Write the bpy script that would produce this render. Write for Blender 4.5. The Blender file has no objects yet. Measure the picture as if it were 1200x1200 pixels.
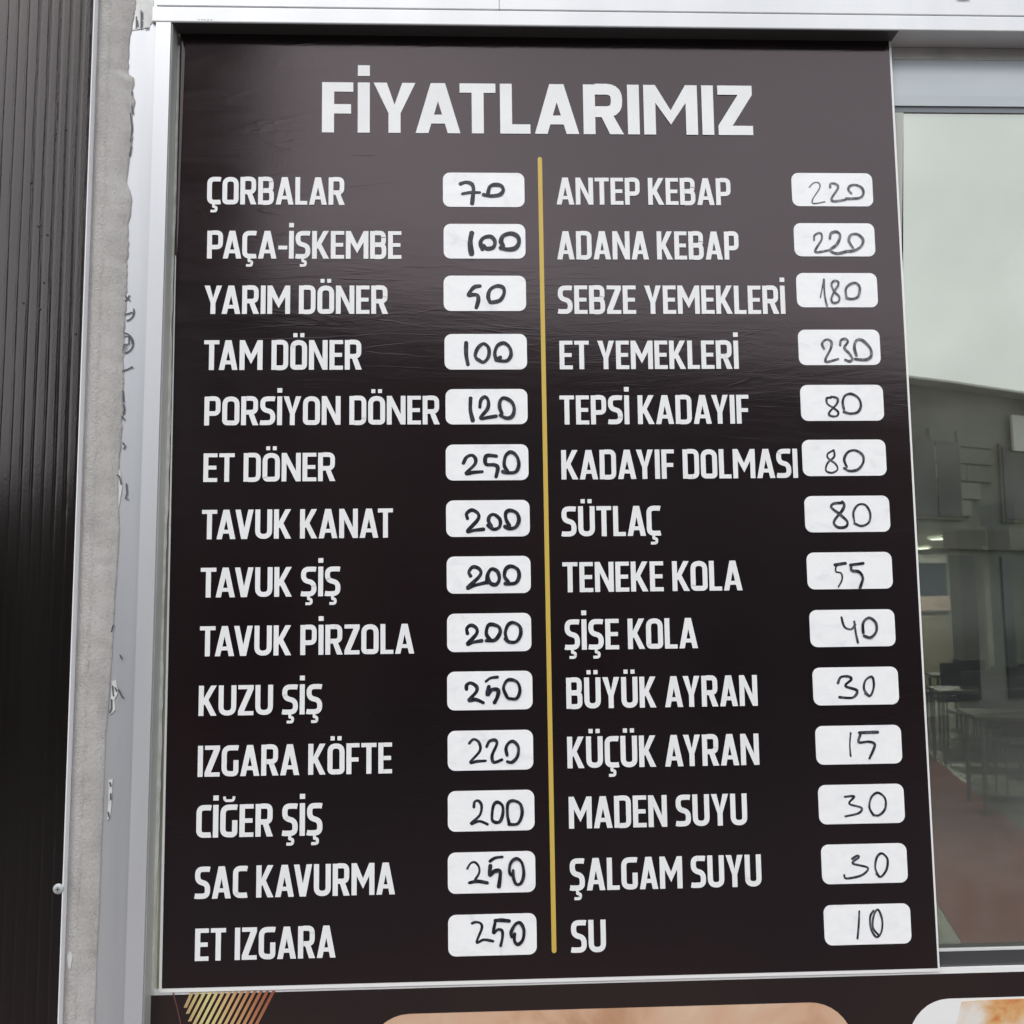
import bpy, bmesh, math, random
from mathutils import Vector
random.seed(7)
R = math.radians
S = bpy.context.scene
COL = S.collection

# ------------------------------------------------------------------ camera
FPX = 1200.0
BZ = 1.69                                    # height of the menu board's middle
cam_loc = Vector((-0.0834, -1.0881, BZ - 0.1397))
yaw, pitch, roll = 0.0415, 0.1032, -0.0125
fw = Vector((math.sin(yaw)*math.cos(pitch), math.cos(yaw)*math.cos(pitch), math.sin(pitch)))
r0 = Vector((math.cos(yaw), -math.sin(yaw), 0)); u0 = r0.cross(fw)
rt = r0*math.cos(roll) + u0*math.sin(roll); up = u0*math.cos(roll) - r0*math.sin(roll)
cd = bpy.data.cameras.new('camera'); cam = bpy.data.objects.new('camera', cd); COL.objects.link(cam)
from mathutils import Matrix
m3 = Matrix((rt, up, -fw)).transposed()
cam.matrix_world = Matrix.Translation(cam_loc) @ m3.to_4x4()
cd.sensor_width = 36; cd.lens = 36*FPX/1200; cd.clip_start = 0.02; cd.clip_end = 500
S.camera = cam

def ray(px, py):
    return (fw + rt*((px-600)/FPX) + up*((600-py)/FPX))
def at(px, py, Y=0.0):                       # point of the upright plane y = Y seen at a photo pixel
    d = ray(px, py); return cam_loc + d*((Y-cam_loc.y)/d.y)
def onz(px, py, Z=0.0):
    d = ray(px, py); return cam_loc + d*((Z-cam_loc.z)/d.z)

# ------------------------------------------------------------------ sky, sun, exposure
W = bpy.data.worlds.new('World'); S.world = W; W.use_nodes = True
nt = W.node_tree; bg = nt.nodes['Background']
sky = nt.nodes.new('ShaderNodeTexSky'); sky.sky_type = 'NISHITA'; sky.sun_disc = False
SUN_EL, SUN_AZ = R(48), R(205)
sky.sun_elevation = SUN_EL; sky.sun_rotation = SUN_AZ
sky.air_density = 1.6; sky.dust_density = 6.0; sky.ozone_density = 1.0
hs = nt.nodes.new('ShaderNodeHueSaturation'); hs.inputs['Saturation'].default_value = 0.18
nt.links.new(sky.outputs[0], hs.inputs['Color'])
tc = nt.nodes.new('ShaderNodeTexCoord'); no = nt.nodes.new('ShaderNodeTexNoise'); no.inputs['Scale'].default_value = 5.0; no.inputs['Detail'].default_value = 5
nt.links.new(tc.outputs['Generated'], no.inputs['Vector'])
mr = nt.nodes.new('ShaderNodeMapRange'); mr.inputs['From Min'].default_value = .3; mr.inputs['From Max'].default_value = .7
mr.inputs['To Min'].default_value = .84; mr.inputs['To Max'].default_value = 1.14
nt.links.new(no.outputs[0], mr.inputs[0])
# overcast veil: mixes the clear sky towards an even cloud white
mixc = nt.nodes.new('ShaderNodeMix'); mixc.data_type = 'RGBA'; mixc.inputs['Factor'].default_value = 0.8
mixc.inputs['B'].default_value = (8.35, 8.6, 9.0, 1)
nt.links.new(hs.outputs[0], mixc.inputs['A'])
mul = nt.nodes.new('ShaderNodeVectorMath'); mul.operation = 'SCALE'
nt.links.new(mixc.outputs['Result'], mul.inputs[0]); nt.links.new(mr.outputs[0], mul.inputs['Scale'])
nt.links.new(mul.outputs[0], bg.inputs['Color'])
bg.inputs['Strength'].default_value = 0.12
sd = bpy.data.lights.new('sun', 'SUN'); sd.energy = 0.6; sd.angle = R(20); sd.color = (1, .97, .92)
so = bpy.data.objects.new('sun', sd); COL.objects.link(so)
# sky sun_rotation is measured clockwise from +y
sv = Vector((math.sin(SUN_AZ)*math.cos(SUN_EL), math.cos(SUN_AZ)*math.cos(SUN_EL), math.sin(SUN_EL)))
so.rotation_euler = sv.to_track_quat('Z', 'Y').to_euler(); so.location = (0, -4, 8)
S.view_settings.view_transform = 'Standard'; S.view_settings.look = 'None'
S.view_settings.exposure = 0.77; S.view_settings.gamma = 1
S.cycles.max_bounces = 8; S.cycles.transparent_max_bounces = 12

# ------------------------------------------------------------------ helpers
def tag(o, label=None, cat=None, group=None, kind=None):
    if label: o['label'] = label
    if cat: o['category'] = cat
    if group: o['group'] = group
    if kind: o['kind'] = kind
    return o
def empty(name, loc=(0, 0, 0), label=None, cat=None, group=None):
    o = bpy.data.objects.new(name, None); COL.objects.link(o); o.location = loc
    o.empty_display_size = .05
    return tag(o, label, cat, group)
def link(name, me, m, parent=None, smooth=False):
    o = bpy.data.objects.new(name, me); COL.objects.link(o)
    if m is not None and not me.materials: me.materials.append(m)
    if smooth:
        for p in me.polygons: p.use_smooth = True
    if parent is not None:
        o.parent = parent
        o.location = -Vector(parent.location) if False else (0, 0, 0)
        o.matrix_parent_inverse = Matrix.Translation(-Vector(parent.location)) if parent.location.length else Matrix.Identity(4)
    return o
class MB:
    def __init__(s): s.v = []; s.f = []
    def poly(s, pts):
        n = len(s.v); s.v += [tuple(p) for p in pts]; s.f.append(tuple(range(n, n+len(pts)))); return s
    def box(s, x0, x1, y0, y1, z0, z1):
        n = len(s.v)
        s.v += [(x0,y0,z0),(x1,y0,z0),(x1,y1,z0),(x0,y1,z0),(x0,y0,z1),(x1,y0,z1),(x1,y1,z1),(x0,y1,z1)]
        s.f += [tuple(n+i for i in f) for f in ((0,3,2,1),(4,5,6,7),(0,1,5,4),(1,2,6,5),(2,3,7,6),(3,0,4,7))]
        return s
    def prism(s, pts, y0, y1):               # pts (x,z) outline counter-clockwise seen from the front (-y); front at y0
        n = len(pts)
        s.poly([(x, y0, z) for x, z in pts])
        s.poly([(x, y1, z) for x, z in reversed(pts)])
        for i in range(n):
            a = pts[i]; b = pts[(i+1) % n]
            s.poly([(a[0],y0,a[1]),(a[0],y1,a[1]),(b[0],y1,b[1]),(b[0],y0,b[1])])
        return s
    def tube(s, p0, p1, r, n=10, r1=None):
        p0, p1 = Vector(p0), Vector(p1); d = (p1-p0).normalized(); a = d.orthogonal().normalized(); b = d.cross(a)
        r1 = r if r1 is None else r1; k = len(s.v)
        for p, q in ((p0, r), (p1, r1)):
            for i in range(n):
                t = 2*math.pi*i/n; s.v.append(tuple(p + a*math.cos(t)*q + b*math.sin(t)*q))
        for i in range(n):
            j = (i+1) % n; s.f.append((k+i, k+j, k+n+j, k+n+i))
        s.f.append(tuple(k+i for i in reversed(range(n)))); s.f.append(tuple(k+n+i for i in range(n)))
        return s
    def mesh(s, name):
        me = bpy.data.meshes.new(name); me.from_pydata(s.v, [], s.f); me.validate(); me.update(); return me
    def build(s, name, m, parent=None, bevel=0, smooth=False, seg=2):
        o = link(name, s.mesh(name), m, parent, smooth)
        if bevel:
            md = o.modifiers.new('bevel', 'BEVEL'); md.width = bevel; md.segments = seg; md.limit_method = 'ANGLE'; md.harden_normals = False
        return o

# ------------------------------------------------------------------ materials
def mat(name, col, rough=.5, metal=0, ior=1.5, spec=.5):
    m = bpy.data.materials.new(name); m.use_nodes = True; b = m.node_tree.nodes['Principled BSDF']
    b.inputs['Base Color'].default_value = (*col, 1); b.inputs['Roughness'].default_value = rough
    b.inputs['Metallic'].default_value = metal; b.inputs['IOR'].default_value = ior
    b.inputs['Specular IOR Level'].default_value = spec
    return m
def nodes(m): return m.node_tree.nodes, m.node_tree.links, m.node_tree.nodes['Principled BSDF']
def noise(m, scale, detail=4, stretch=(1, 1, 1), rough=.5, dist=0):
    N, L, b = nodes(m)
    t = N.new('ShaderNodeTexCoord'); mp = N.new('ShaderNodeMapping'); mp.inputs['Scale'].default_value = stretch
    n = N.new('ShaderNodeTexNoise'); n.inputs['Scale'].default_value = scale; n.inputs['Detail'].default_value = detail
    n.inputs['Roughness'].default_value = rough; n.inputs['Distortion'].default_value = dist
    L.new(t.outputs['Object'], mp.inputs[0]); L.new(mp.outputs[0], n.inputs['Vector'])
    return n.outputs[0]
def rng(m, src, a, b_, c, d):
    N, L, _ = nodes(m); r = N.new('ShaderNodeMapRange')
    for k, v in zip(('From Min','From Max','To Min','To Max'), (a, b_, c, d)): r.inputs[k].default_value = v
    L.new(src, r.inputs[0]); return r.outputs[0]
def ramp(m, src, stops):
    N, L, _ = nodes(m); r = N.new('ShaderNodeValToRGB')
    e = r.color_ramp.elements
    while len(e) < len(stops): e.new(.5)
    for q, (p, c) in zip(e, stops): q.position = p; q.color = (*c, 1)
    L.new(src, r.inputs[0]); return r.outputs[0]
def mathn(m, op, a, b_):
    N, L, _ = nodes(m); n = N.new('ShaderNodeMath'); n.operation = op
    for i, v in enumerate((a, b_)):
        if isinstance(v, (int, float)): n.inputs[i].default_value = v
        else: L.new(v, n.inputs[i])
    return n.outputs[0]
def bump(m, src, dist, strength=1.0, prev=None):
    N, L, b = nodes(m); u = N.new('ShaderNodeBump'); u.inputs['Distance'].default_value = dist; u.inputs['Strength'].default_value = strength
    L.new(src, u.inputs['Height'])
    if prev: L.new(prev, u.inputs['Normal'])
    L.new(u.outputs[0], b.inputs['Normal']); return u.outputs[0]
def setin(m, name, src):
    N, L, b = nodes(m); L.new(src, b.inputs[name])
def varied(name, c0, c1, scale, rough=.5, stretch=(1,1,1), detail=5, **k):
    m = mat(name, c0, rough, **k)
    n = noise(m, scale, detail, stretch); setin(m, 'Base Color', ramp(m, n, [(.35, c0), (.65, c1)])); return m

# dark glossy print film of the boards
def print_mat(name, col, col2):
    m = mat(name, col, .15, ior=1.69); m.node_tree.nodes['Principled BSDF'].inputs['Specular Tint'].default_value = (1, .85, .88, 1)
    N, L, b = nodes(m)
    n = noise(m, 3.0, 3, (1, 1, 1)); setin(m, 'Base Color', ramp(m, n, [(.4, col), (.62, col2)]))
    sm = noise(m, 9, 6, (.6, 1, 3.0), .62, 1.5)
    setin(m, 'Roughness', rng(m, sm, .3, .75, .10, .155))
    fine = noise(m, 900, 2); p = bump(m, fine, .00007, .45)
    wv = noise(m, 5, 3, (1, 1, 1.6)); p = bump(m, wv, .0016, .15, p)
    # squeegee streaks left in the film
    st = noise(m, 14, 4, (.5, 1, 3.5), .6, 2.2); p = bump(m, st, .00032, .22, p)
    # thin wrinkles and wiping scratches in the film
    for sc_, st_, rot, dd in ((6, (.5, 1, 2.4), .5, .00018), (9, (.35, 1, 3), -.6, .00011)):
        t = N.new('ShaderNodeTexCoord'); mp = N.new('ShaderNodeMapping'); mp.inputs['Scale'].default_value = st_; mp.inputs['Rotation'].default_value = (0, rot, 0)
        q = N.new('ShaderNodeTexNoise'); q.inputs['Scale'].default_value = sc_; q.inputs['Detail'].default_value = 3; q.inputs['Distortion'].default_value = 1.6
        L.new(t.outputs['Object'], mp.inputs[0]); L.new(mp.outputs[0], q.inputs['Vector'])
        r_ = mathn(m, 'ABSOLUTE', mathn(m, 'SUBTRACT', q.outputs[0], .5), 0)
        p = bump(m, mathn(m, 'MULTIPLY', rng(m, r_, 0, .03, 1, 0), rng(m, noise(m, 3.1+rot, 2), .48, .62, 0, 1)), dd, .25, p)
    # settled dust
    du = noise(m, 620, 2); big = noise(m, 5, 4)
    f = mathn(m, 'MULTIPLY', rng(m, du, .70, .78, 0, 1), rng(m, big, .45, .7, 0, .5))
    cr = ramp(m, n, [(.4, col), (.62, col2)]); mx = N.new('ShaderNodeMix'); mx.data_type = 'RGBA'
    L.new(f, mx.inputs['Factor']); L.new(cr, mx.inputs['A']); mx.inputs['B'].default_value = (.12, .11, .10, 1); setin(m, 'Base Color', mx.outputs['Result'])
    return m
M_print = print_mat('dark_print', (.0078, .0054, .0064), (.011, .0062, .0068))
M_poster = print_mat('poster_print', (.012, .009, .009), (.017, .011, .011))
M_white_vinyl = mat('white_vinyl', (.76, .76, .76), .35)
M_letter = mat('white_lettering', (.64, .64, .65), .28)
setin(M_letter, 'Base Color', ramp(M_letter, noise(M_letter, 22, 4), [(.3, (.74,.75,.76)), (.7, (.80,.81,.82))]))
M_box = mat('white_price_box', (.72, .73, .745), .22)
setin(M_box, 'Base Color', ramp(M_box, noise(M_box, 34, 5, (1,1,1.6), .6, 1.2), [(.28, (.74,.75,.78)), (.40, (.82,.83,.845)), (.6, (.86,.87,.88))]))
M_gold = mat('gold_line', (.56, .40, .085), .3)
def ink_mat(name, a, b_):
    m = mat(name, a, .3)
    setin(m, 'Base Color', ramp(m, noise(m, 260, 4, (1,1,.6)), [(.42, a), (.72, b_)])); return m
M_ink = ink_mat('marker_ink', (.008, .008, .014), (.045, .045, .065))
M_ink_thin = ink_mat('marker_ink_thin', (.010, .010, .016), (.11, .11, .14))
M_ink_faded = ink_mat('marker_ink_faded', (.055, .055, .065), (.24, .24, .27))
M_alu = varied('white_aluminium', (.66, .67, .69), (.73, .74, .755), 14, .34, (1, 1, .15), metal=.2)
M_alu2 = varied('white_aluminium_filmed', (.47, .485, .515), (.54, .55, .575), 9, .36, (3, 1, .3), metal=.5)
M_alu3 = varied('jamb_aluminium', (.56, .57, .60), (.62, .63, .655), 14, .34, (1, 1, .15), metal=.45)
M_reveal = varied('reveal_grey', (.36, .37, .35), (.48, .48, .46), 30, .35, (1, 1, .2))
M_gasket = mat('dark_gasket', (.03, .033, .03), .5)
M_green = varied('pale_green_bead', (.26, .29, .21), (.42, .45, .35), 40, .5, (1, 1, .25))
M_silicone = varied('silicone', (.55, .56, .5), (.72, .73, .68), 60, .4)
M_film = varied('protective_film', (.50, .50, .50), (.64, .64, .63), 60, .35)
M_mark = mat('film_print', (.06, .065, .075), .5)
M_screw = mat('screw_metal', (.42, .43, .44), .38, 0)
M_rail = varied('sash_rail', (.40, .45, .48), (.46, .50, .525), 12, .22, (.3, 1, 1))
def stucco():
    m = mat('stucco', (.40, .375, .35), .9)
    n = noise(m, 30, 6, rough=.6); big = noise(m, 6, 3); pit = noise(m, 480, 5, (1, 1, .7), .7)
    c = ramp(m, n, [(.30, (.37,.355,.345)), (.5, (.44,.425,.41)), (.75, (.49,.475,.465))])
    N, L, b = nodes(m); pc = ramp(m, pit, [(.27, (.65,.64,.63)), (.40, (.92,.92,.92)), (.6, (1,1,1)), (.8, (1.1,1.1,1.1))])
    mx = N.new('ShaderNodeVectorMath'); mx.operation = 'MULTIPLY'; L.new(c, mx.inputs[0]); L.new(pc, mx.inputs[1]); setin(m, 'Base Color', mx.outputs[0])
    p = bump(m, pit, .0018, .65); bump(m, big, .01, .3, p)
    return m
M_stucco = stucco()
M_stucco_rough = stucco(); bump(M_stucco_rough, noise(M_stucco_rough, 420, 4), .0016, .7)
def panel():
    m = mat('brown_cladding', (.007, .0052, .0052), .14, ior=1.66); m.node_tree.nodes['Principled BSDF'].inputs['Specular Tint'].default_value = (1, .93, .93, 1)
    n = noise(m, 40, 5, (1, 1, .04)); setin(m, 'Roughness', rng(m, n, .3, .7, .12, .18))
    p = bump(m, noise(m, 700, 3, (1, 1, .35)), .0001, .5)
    return m
M_panel = panel()
M_edge = mat('white_edge', (.78, .78, .80), .4)
def glassmat():
    m = bpy.data.materials.new('coated_glass'); m.use_nodes = True; N = m.node_tree.nodes; L = m.node_tree.links
    N.clear(); o = N.new('ShaderNodeOutputMaterial'); t = N.new('ShaderNodeBsdfTransparent'); g = N.new('ShaderNodeBsdfGlossy')
    t.inputs[0].default_value = (.46, .49, .455, 1); g.inputs['Color'].default_value = (.93, .97, .885, 1); g.inputs['Roughness'].default_value = .012
    mx = N.new('ShaderNodeMixShader'); mx.inputs[0].default_value = .36
    L.new(t.outputs[0], mx.inputs[1]); L.new(g.outputs[0], mx.inputs[2]); 
    df = N.new('ShaderNodeBsdfDiffuse'); df.inputs['Color'].default_value = (.55, .55, .54, 1)
    tcd = N.new('ShaderNodeTexCoord'); sm = N.new('ShaderNodeTexNoise'); sm.inputs['Scale'].default_value = 7; sm.inputs['Detail'].default_value = 6; sm.inputs['Distortion'].default_value = 1.2
    mrd = N.new('ShaderNodeMapRange'); mrd.inputs['From Min'].default_value = .4; mrd.inputs['From Max'].default_value = .72; mrd.inputs['To Min'].default_value = .012; mrd.inputs['To Max'].default_value = .07
    L.new(tcd.outputs['Object'], sm.inputs['Vector']); L.new(sm.outputs[0], mrd.inputs[0])
    m2 = N.new('ShaderNodeMixShader'); L.new(mrd.outputs[0], m2.inputs[0]); L.new(mx.outputs[0], m2.inputs[1]); L.new(df.outputs[0], m2.inputs[2]); L.new(m2.outputs[0], o.inputs[0])
    tcn = N.new('ShaderNodeTexCoord'); n = N.new('ShaderNodeTexNoise'); n.inputs['Scale'].default_value = 3.0
    b = N.new('ShaderNodeBump'); b.inputs['Distance'].default_value = .0007; b.inputs['Strength'].default_value = .5
    L.new(tcn.outputs['Object'], n.inputs['Vector']); L.new(n.outputs[0], b.inputs['Height']); L.new(b.outputs[0], g.inputs['Normal'])
    return m
M_glass = glassmat()

# ------------------------------------------------------------------ the setting: ground, street, room behind the glass
def sheet(name, x0, x1, y0, y1, z, m, kind='structure'):
    o = MB().poly([(x0,y0,z),(x1,y0,z),(x1,y1,z),(x0,y1,z)]).build(name, m); o['kind'] = kind; return o
M_asph = varied('asphalt', (.045, .044, .045), (.06, .058, .058), 3, .85)
M_pave = mat('pavers', (.20, .14, .125), .8)
def brickify(m, c1, c2, mortar, sc, w=.5, h=.25):
    N, L, b = nodes(m); t = N.new('ShaderNodeTexCoord'); br = N.new('ShaderNodeTexBrick')
    br.inputs['Color1'].default_value = (*c1, 1); br.inputs['Color2'].default_value = (*c2, 1); br.inputs['Mortar'].default_value = (*mortar, 1)
    br.inputs['Scale'].default_value = sc; br.inputs['Mortar Size'].default_value = .012
    br.inputs['Brick Width'].default_value = w; br.inputs['Row Height'].default_value = h
    L.new(t.outputs['Object'], br.inputs['Vector']); L.new(br.outputs['Color'], b.inputs['Base Color'])
brickify(M_pave, (.13,.085,.075), (.10,.075,.065), (.06,.055,.05), 2.5)
ground = MB().box(-80, 80, -80, 60, -.4, -.14).build('ground', M_asph); ground['kind'] = 'structure'
pav = MB().box(-12, 12, -3.6, .1, -.139, 0).build('pavement', M_pave); pav['kind'] = 'structure'

M_tile = mat('floor_tile', (.42, .42, .36), .25); brickify(M_tile, (.44,.44,.37), (.40,.40,.34), (.22,.22,.19), 1.6, 1, 1)
M_tile.node_tree.nodes['Brick Texture'].offset = 0
M_room = varied('room_paint', (.30, .31, .28), (.36, .37, .33), 2, .8)
M_ceil = mat('ceiling_paint', (.62, .63, .58), .8)
X0, X1, Y1, ZC = -2.0, 13.0, 20.0, 2.85
fl = MB().box(X0, X1, .17, Y1, -.1, .004).build('interior_floor', M_tile); fl['kind'] = 'structure'
ce = MB().box(X0, X1, .17, Y1, ZC, ZC+.1).build('interior_ceiling', M_ceil); ce['kind'] = 'structure'
iw = MB().box(X0-.1, X0, .17, Y1, -.1, ZC+.1).box(X1, X1+.1, .17, Y1, -.1, ZC+.1).box(X0-.1, X1+.1, Y1, Y1+.1, -.1, ZC+.1).build('interior_walls', M_room); iw['kind'] = 'structure'
# red runner on the shop floor
def flr(px, py): p = onz(px, py, .008); return p
a0, a1 = flr(1093, 887), flr(1200, 967); b0, b1 = flr(1100, 1060), flr(1128, 1110)
da = (a1-a0).normalized(); db = (b1-b0).normalized()
M_carp = varied('red_carpet', (.42, .115, .095), (.48, .14, .115), 60, .95)
dm = (da+db).normalized()
L0 = a0 - dm*8.5; L1_ = a0 + dm*9; K0 = b0 - dm*11.0; K1 = b0 + dm*5
def clipy(p, d, y): return p + d*((y-p.y)/d.y)
ymax, ymin = 14.0, .5
Aq = [clipy(a0, dm, ymin), clipy(a0, dm, ymax), clipy(b0, dm, ymax), clipy(b0, dm, ymin)]
mb = MB(); mb.v = [(p.x, p.y, z) for z in (.0045, .010) for p in Aq]
mb.f = [(0,1,2,3), (7,6,5,4), (0,4,5,1), (1,5,6,2), (2,6,7,3), (3,7,4,0)]
car = mb.build('carpet_runner', M_carp); tag(car, 'dull red carpet runner crossing the tiled shop floor behind the glass', 'carpet')

# ------------------------------------------------------------------ shop front behind the profiles
jx = at(185, 620, -.022).x                       # inner edge of the left jamb
zh = at(600, 30, -.022).z                        # underside of the head profile
zb = at(1150, 1110, .02).z
M_wallb = M_stucco
fwall = MB().box(-3.2, jx-.02, .03, .17, 0, 4.2).box(jx-.02, 2.6, .05, .17, zh+.03, 4.2).box(jx-.02, 2.6, .05, .17, 0, zb-.12).box(2.5, 3.4, -.02, .17, 0, 4.2)
fo = fwall.build('shop_wall', M_stucco); tag(fo, 'grey plastered shop wall carrying the window and the signs', 'wall')

# ------------------------------------------------------------------ aluminium window: head, jambs, rail, pane
win = empty('shop_window', (jx, 0, 0), 'white aluminium shop window with reflecting greenish pane right of the menu board', 'window')
YF = -.022
z_seam = at(600, 11.5, YF).z
zlow = 0.35
xj0 = at(165.5, 500, YF).x                       # seam between the two jamb profiles
MB().box(xj0, 2.5, YF, .05, zh, z_seam-.0008).build('head_profile', M_alu, win, .0012)
def lineX(p, q, Y):
    a, b_ = at(*p, Y), at(*q, Y)
    return lambda z: a.x + (b_.x-a.x)*(z-a.z)/(b_.z-a.z)
JI = lineX((199.3, 60), (167.6, 1150), YF); JS = lineX((181.2, 60), (147.5, 1100), YF); zj = zh-.0006
MB().prism([(JS(zlow)+.0006, zlow), (JI(zlow), zlow), (JI(zj), zj), (JS(zj)+.0006, zj)], YF, .05).build('jamb_profile', M_alu3, win, .0012)
MB().box(JI(zh)+.0016, at(1043, 46).x+.001, YF+.0006, -.0004, zh-.0006, zh-.0001).build('head_shade', mat('head_shade_paint', (.075, .077, .08), .35), win)  # dark strip paints the shade on the head's underside above the board
# reveal: a grey inner lining and pale bead between jamb and board
xb_l = at(211, 39).x
xr1 = at(190, 620, .002).x
MB().prism([(JI(zlow)+.0001, zlow), (JI(zlow)+.0013, zlow), (JI(zh-.001)+.0013, zh-.001), (JI(zh-.001)+.0001, zh-.001)], -.0195, .004).build('jamb_lining', M_reveal, win)
# ragged bead of sealant between lining and board
zz = [zlow + i*.012 for i in range(int((zh-zlow)/.012))]
mb = MB(); xg0 = jx+.0012; prevq = None
rr = random.Random(3)
xbead = []
for z in zz:
    xbead.append((JI(z)+.0013 + .0028 + rr.uniform(-.0006, .0009) + .0009*math.sin(z*19), z))
pts = [(xg0, zz[0]), *xbead, (xg0, zz[-1])]
mb.prism([(JI(zz[0])+.0013, zz[0])] + xbead + [(JI(zz[-1])+.0013, zz[-1])], .0014, .004)
mb.build('sealant_bead', M_silicone, win)
MB().box(jx+.0012, .1, .0042, .0052, zlow, zh-.001).build('glazing_strip', M_green, win)
# sash: top rail, gasket, pane, bottom bead
xs0 = at(1030, 60, .004).x
zr1 = at(1120, 66, .004).z; zr0 = at(1120, 124, .004).z
mbr = MB()
# rail with a sloping rolled front
prof = [(.012, zr1), (.0075, zr1-.010), (.0052, zr1-.024), (.0042, zr0+.012), (.0045, zr0), (.02, zr0), (.02, zr1)]
n = len(prof)
for i in range(n):
    (ya, za), (yb, zb_) = prof[i], prof[(i+1) % n]
    mbr.poly([(xs0, ya, za), (xs0, yb, zb_), (2.45, yb, zb_), (2.45, ya, za)])
mbr.build('top_rail', M_rail, win, 0, False)
MB().box(xs0, 2.45, .012, .03, zr1+.0004, zh-.0006).build('head_channel', M_reveal, win)
zk = at(1120, 132, .0065).z
MB().box(xs0, 2.45, .0065, .0078, zk, zr0-.0004).build('gasket', mat('grey_gasket', (.15, .17, .19), .4), win)
zg0 = at(1150, 1111, .0082).z
MB().box(xs0, 2.45, .0082, .0122, zg0-.001, zk+.002).build('pane', M_glass, win)
xv = at(1057, 160, .018).x
_t, _m, _b = at(1056, 140, .0135).x, at(1052, 450, .0135).x, at(1065, 1110, .0135).x
MB().prism([(xs0, zg0), (_m-.03, zg0), (_m, at(1052, 450, .0135).z), (_t, zk-.0003), (xs0, zk-.0003)], .0066, .0079).build('side_gasket', mat('pale_gasket', (.40, .42, .38), .4), win)
zp1 = at(1150, 1135, 0).z
MB().box(xs0, 2.45, .0060, .0081, zg0-.0017, zg0+.0006).build('bottom_bead', M_alu, win)
MB().box(xs0, 2.45, .006, .03, zp1-.03, zg0-.0018).build('bottom_rail', mat('dark_rail', (.05, .052, .055), .08, ior=1.7), win)
MB().box(2.45, 2.5, YF, .05, zlow, zh-.0006).build('jamb_profile', M_alu, win, .0012)

# outer profile with its film
xo = at(150, 300, -.018).x - .03
MB().prism([(xo-.02, zlow), (JS(zlow)-.0003, zlow), (JS(zh+.3)-.0003, zh+.3), (xo-.02, zh+.3)], -.018, .03).build('outer_profile', M_alu2, win, .001)
# ragged remains of protective film and print marks on it
def ragged(edge_px, Y, right_px):
    l = [at(x, y, Y) for x, y in edge_px]; r = [at(x, y, Y) for x, y in right_px]
    return [(p.x, p.z) for p in r] + [(p.x, p.z) for p in reversed(l)]
fp = ragged([(152,36),(158,33),(160,0)], -.0186, [(166,34),(170,33),(175,33),(176,29),(179,26),(180,0)])
MB().prism(fp[::-1] if False else fp, -.0186, -.0181).build('protective_film', M_film, win)
fp = ragged([(151,36),(150.5,90),(153,88),(156,80)], -.0186, [(166,34.5),(160,36),(159,60),(157,84)])
def strokes(lines, Y, w, rise=2e-6):
    mb = MB(); k = 0
    for ln in lines:
        pts = [at(x, y, Y) for x, y in ln]
        P = [(p.x, p.z) for p in pts]
        ribbon(mb, P, [w]*len(P), Y - .00002*k); k += 1
    return mb
def ribbon(mb, P, Wd, Y, cap=True):
    n = len(P); Lf = []; Rg = []
    for i in range(n):
        a = Vector(P[max(i-1, 0)]); b = Vector(P[min(i+1, n-1)]); d = (b-a)
        d = d.normalized() if d.length > 1e-9 else Vector((1, 0)); nn = Vector((-d.y, d.x)); c = Vector(P[i]); h = Wd[i]/2
        Lf.append(c+nn*h); Rg.append(c-nn*h)
    for i in range(n-1):
        y = Y - 4e-6*i
        mb.poly([(Rg[i].x, y, Rg[i].y), (Rg[i+1].x, y-4e-6, Rg[i+1].y), (Lf[i+1].x, y-4e-6, Lf[i+1].y), (Lf[i].x, y, Lf[i].y)])
    if cap:
        for i, sgn in ((0, -1), (n-1, 1)):
            a = Vector(P[max(i-1, 0)]); b = Vector(P[min(i+1, n-1)]); d = (b-a).normalized()*sgn
            ang = math.atan2(d.y, d.x); h = Wd[i]/2; c = P[i]; y = Y - 4e-6*max(i, 0) - 1e-6*(1 if i else 0)
            mb.poly([(c[0]+h*math.cos(ang+t), y, c[1]+h*math.sin(ang+t)) for t in [(-.5+k/6)*math.pi for k in range(7)]])
def arc(cx, cy, r, a0, a1, n=10): return [(cx+r*math.cos(R(a0+(a1-a0)*i/n)), cy-r*math.sin(R(a0+(a1-a0)*i/n))) for i in range(n+1)]
marks = [arc(144, 402, 12, 82, -78, 12), [(144.5,394),(151,394),(151,403),(145,404)], [(153,396),(155,403)], arc(146, 365, 11, 15, -75, 8),
         [(149,350),(152,346),(147,353)], [(147,347),(152,352)], [(145,369),(155,366)],
         [(143,435),(149,433),(155,430)], [(154,430),(155,431)], [(144,458),(145,471)], [(145,474),(146,480),(145,485)], [(143,488),(146,492)],
         [(144,519),(147,523),(145,526)], [(148,567),(149,578),(147,584),(150,585)], [(135,556),(140,558),(142,567)],
         [(160,20),(160,32)], [(161,24),(162,31)], [(165.5,13),(165.5,33)], [(167,15),(167,22)], [(167,25),(166.5,31)], [(170,33.5),(174,33)],
         [(155,108),(154,120),(156,133)], [(153,133),(155,150),(153,166)], [(154,172),(152,182)],
         [(132,804),(133,815)], [(135,806),(137,810)], [(131,820),(131,830),(129,835)], [(139,808),(143,816),(145,818)], [(129,917),(130,921)], [(130,930),(130,937)], [(127,952),(128,957)], [(133,733),(131,740)], [(141,768),(143,772)]]
strokes(marks, -.0190, .00145).build('film_print', M_mark, win)
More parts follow.
